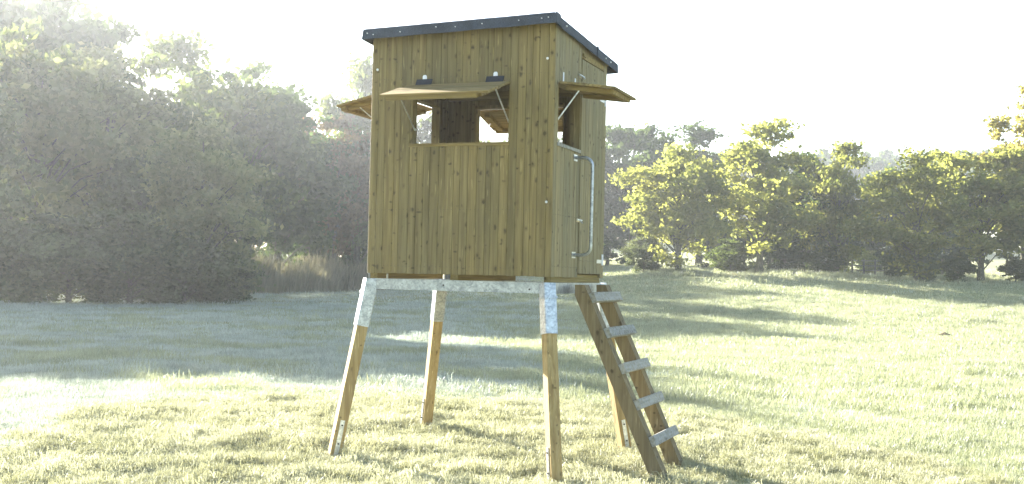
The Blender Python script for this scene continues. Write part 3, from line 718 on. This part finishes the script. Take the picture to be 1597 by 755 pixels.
# ------------------------------------------------------------------ grass
GM = {
 'meadow': leafmat('dewy_meadow_grass', (.235,.255,.20), (.455,.48,.41), (1.05,1.08,.95), .40, .06, 1.1),
 'lush':   leafmat('green_meadow_grass', (.20,.213,.125), (.40,.408,.275), (1.1,1.12,.88), .45, .05, .9),
 'cut':    leafmat('cut_grass', (.23,.225,.115), (.56,.54,.37), (1.06,1.08,.92), .35, .03, 1.6),
 'reed':   leafmat('dry_reeds', (.13,.115,.07), (.25,.23,.15), (1.1,1.1,.9), .3),
}
def tuft(name, nbl, hgt, rad, wid, lie, m, seed):
    g = np.random.default_rng(seed); v = []; f = []
    for i in range(nbl):
        a = g.uniform(0, 6.283); r = rad*math.sqrt(g.uniform()); px, py = r*math.cos(a), r*math.sin(a)
        b = g.uniform(0, 6.283); h = hgt*g.uniform(.45, 1.15); ln = h*g.uniform(.25, 1)*lie
        dx, dy = math.cos(b), math.sin(b); wx, wy = -dy*wid/2, dx*wid/2
        z1 = h*.6; z2 = h if lie < 1.5 else h*.35
        n = len(v)
        v += [(px-wx, py-wy, -.02), (px+wx, py+wy, -.02), (px+dx*ln*.4+wx*.8, py+dy*ln*.4+wy*.8, z1), (px+dx*ln*.4-wx*.8, py+dy*ln*.4-wy*.8, z1), (px+dx*ln, py+dy*ln, z2)]
        f += [(n, n+1, n+2, n+3), (n+3, n+2, n+4)]
    me = bpy.data.meshes.new(name); me.from_pydata(v, [], f); me.materials.append(m)
    return bpy.data.objects.new(name, me)
def scatter(name, label, cat, pts, scl, protos, tilt=.15, idx=None):
    col = bpy.data.collections.new(name + '_blades')
    for i, p in enumerate(protos): p.name = '%s_%03d' % (name, i); col.objects.link(p)
    n = len(pts); me = bpy.data.meshes.new(name); me.vertices.add(n); me.vertices.foreach_set('co', np.asarray(pts, dtype=np.float32).ravel())
    at = me.attributes.new('scl', 'FLOAT', 'POINT'); at.data.foreach_set('value', np.asarray(scl, dtype=np.float32))
    rot = np.stack([rng.normal(0, tilt, n), rng.normal(0, tilt, n), rng.uniform(0, 6.283, n)], 1).astype(np.float32)
    at = me.attributes.new('rot', 'FLOAT_VECTOR', 'POINT'); at.data.foreach_set('vector', rot.ravel())
    at = me.attributes.new('idx', 'INT', 'POINT'); at.data.foreach_set('value', np.asarray(idx if idx is not None else rng.integers(0, len(protos), n), dtype=np.int32))
    o = bpy.data.objects.new(name, me); COL.objects.link(o)
    ng = bpy.data.node_groups.new(name + '_nodes', 'GeometryNodeTree')
    ng.interface.new_socket('Geometry', in_out='INPUT', socket_type='NodeSocketGeometry'); ng.interface.new_socket('Geometry', in_out='OUTPUT', socket_type='NodeSocketGeometry')
    N = ng.nodes.new; L = ng.links.new
    gi, go, ci, ip = N('NodeGroupInput'), N('NodeGroupOutput'), N('GeometryNodeCollectionInfo'), N('GeometryNodeInstanceOnPoints')
    ci.inputs['Collection'].default_value = col; ci.inputs['Separate Children'].default_value = True; ci.inputs['Reset Children'].default_value = True
    def na(nm, t): a = N('GeometryNodeInputNamedAttribute'); a.data_type = t; a.inputs['Name'].default_value = nm; return a.outputs['Attribute']
    L(gi.outputs[0], ip.inputs['Points']); L(ci.outputs[0], ip.inputs['Instance']); ip.inputs['Pick Instance'].default_value = True
    L(na('idx', 'INT'), ip.inputs['Instance Index'])
    er = N('FunctionNodeEulerToRotation'); L(na('rot', 'FLOAT_VECTOR'), er.inputs[0]); L(er.outputs[0], ip.inputs['Rotation'])
    L(na('scl', 'FLOAT'), ip.inputs['Scale']); L(ip.outputs[0], go.inputs[0])
    md = o.modifiers.new('scatter', 'NODES'); md.node_group = ng
    tag(o, label, cat, kind='stuff'); return o
def mown_radius(x, y):
    a = math.atan2(y - TC[1], x - TC[0]); return 3.75 + .28*math.sin(2*a + 1) + .18*math.sin(5*a)
def sample(n, v0, v1, marg=.12):
    vv = np.sqrt(rng.uniform(v0*v0, v1*v1, n)); uu = rng.uniform(-.446 - marg, .446 + marg, n)*vv
    return uu, vv
BANDS = ((34000, 6.5, 14, 1.0), (34000, 14, 26, 1.5), (26000, 26, 48, 2.3), (20000, 48, 110, 4.2))
mp, ms, mi, lp, ls_, li, cp_, cs = [], [], [], [], [], [], [], []
for bi, (n, v0, v1, s) in enumerate(BANDS):
    uu, vv = sample(n, v0, v1)
    for u, v in zip(uu, vv):
        x, y = uv2w(u, v); r = math.hypot(x - TC[0], y - TC[1]); dr = r - mown_radius(x, y) + .35*noise.noise(Vector((x*2, y*2, 1)))
        z = height(x, y)
        if dr < 0:
            q_ = noise.noise(Vector((x*1.7, y*1.7, 13)))
            if q_ < -.12 and random.random() < .72: continue
            k = .75 + .5*max(-.6, noise.noise(Vector((x*2.9, y*2.9, 3)))); cp_.append((x, y, z)); cs.append(k*random.uniform(.6, 1.2))
            continue
        nz = noise.noise(Vector((x*.5, y*.5, 5))); edge = min(1, .6 + dr*.5)
        k = edge*(1 + .6*noise.noise(Vector((x*.9, y*.9, 8))) + .3*noise.noise(Vector((x*3, y*3, 2))))*random.uniform(.6, 1.25)
        lush = nz - .10 + 1.0*sst(-1.5, 5, u) + random.uniform(-.25, .25)
        if lush > .12: lp.append((x, y, z)); ls_.append(k); li.append(bi*4 + random.randrange(4))
        else: mp.append((x, y, z)); ms.append(k*.95); mi.append(bi*4 + random.randrange(4))
for i in range(110):                              # scattered taller tussocks
    v = random.uniform(13.5, 46); u = random.uniform(-.5, .5)*v; x, y = uv2w(u, v)
    for j in range(random.randint(3, 8)):
        xx, yy = x + random.gauss(0, .14), y + random.gauss(0, .14)
        lp.append((xx, yy, height(xx, yy))); ls_.append(random.uniform(1.4, 2.3)); li.append(random.randrange(4))
TM, TL = [], []
for bi, (n, v0, v1, s) in enumerate(BANDS):
    for i in range(4):
        TM.append(tuft('grass_tuft', 34, .060*s**.35, .12*s, .0042*s**.9, .9*s**.3, GM['meadow'], 100+bi*10+i))
        TL.append(tuft('grass_tuft', 34, .068*s**.35, .12*s, .0042*s**.9, .8*s**.3, GM['lush'], 200+bi*10+i))
TCu = [tuft('cut_grass_tuft', 60, .042, .13, .0042, 2.2, GM['cut'], 300+i) for i in range(6)]
scatter('meadow_grass', 'pale dewy grass covering the misty meadow', 'grass', mp, ms, TM, idx=mi)
scatter('lush_grass', 'greener taller grass patches in the meadow', 'grass', lp, ls_, TL, idx=li)
# extra heaps in the mown ring
for i in range(420):
    a = random.uniform(0, 6.283); r = 4.1*math.sqrt(random.random()); x, y = TC[0] + r*math.cos(a), TC[1] + r*math.sin(a)
    if r > mown_radius(x, y): continue
    k = random.randint(8, 26); el = random.uniform(0, 3.14); lw, sw = random.uniform(.08, .28), random.uniform(.03, .08)
    for j in range(k):
        g1, g2 = random.gauss(0, lw), random.gauss(0, sw); xx, yy = x + g1*math.cos(el) - g2*math.sin(el), y + g1*math.sin(el) + g2*math.cos(el)
        cp_.append((xx, yy, height(xx, yy) + .035*math.exp(-(g1/lw)**2 - (g2/sw)**2))); cs.append(random.uniform(.7, 1.3))
scatter('cut_grass', 'yellow mown grass lying in clumps round the stand', 'grass', cp_, cs, TCu, .22)
# reed bank behind the field on the left
rp_, rs_ = [], []
for i in range(3400):
    t = random.random(); px = 330 + 290*t; v = 66 + 32*t + random.uniform(-2, 9); u = (px - 798.5)/FPX*v
    x, y = uv2w(u, v); rp_.append((x, y, height(x, y))); rs_.append(random.uniform(.7, 1.3)*(.9 + .5*noise.noise(Vector((x*.3, y*.3, 0)))))
TR = [tuft('reed_tuft', 16, 1.9, .50, .07, .45, GM['reed'], 400+i) for i in range(4)]
scatter('reed_bank', 'bank of dry brown reeds along the far field edge left of the cabin', 'reeds', rp_, rs_, TR, .08)
# weeds at the foot of the right trees
wp, ws = [], []
for i in range(2200):
    px = random.uniform(985, 1680); v = random.uniform(58, 65); u = (px - 798.5)/FPX*v; x, y = uv2w(u, v); nq = noise.noise(Vector((x*.25, y*.25, 7)))
    if nq < -.05: continue
    wp.append((x, y, height(x, y))); ws.append(random.uniform(.2, .5)*(.6 + 1.2*max(0, nq)))
TW = [tuft('weed_tuft', 30, .95, .45, .06, .6, GM['lush'], 500+i) for i in range(3)]
scatter('edge_weeds', 'rough weeds growing along the foot of the right trees', 'weeds', wp, ws, TW, .1)

# ------------------------------------------------------------------ haze
hm = bpy.data.materials.new('morning_haze'); hm.use_nodes = True; nt = hm.node_tree; nt.nodes.clear()
pv = nt.nodes.new('ShaderNodeVolumePrincipled'); ou = nt.nodes.new('ShaderNodeOutputMaterial')
pv.inputs['Color'].default_value = (.92, .95, .98, 1); pv.inputs['Density'].default_value = HAZE_DENSITY; pv.inputs['Anisotropy'].default_value = .6
nt.links.new(pv.outputs[0], ou.inputs['Volume'])
mb = MB(); q = [uv2w(u, v) for u, v in ((-420, -40), (420, -40), (420, 420), (-420, 420))]
mb.prism([(x, y, -2.0) for x, y in q], [(x, y, 48.0) for x, y in q])
hz = mb.build('haze', hm); tag(hz, 'thin morning mist lying over the whole meadow', 'haze', kind='stuff')
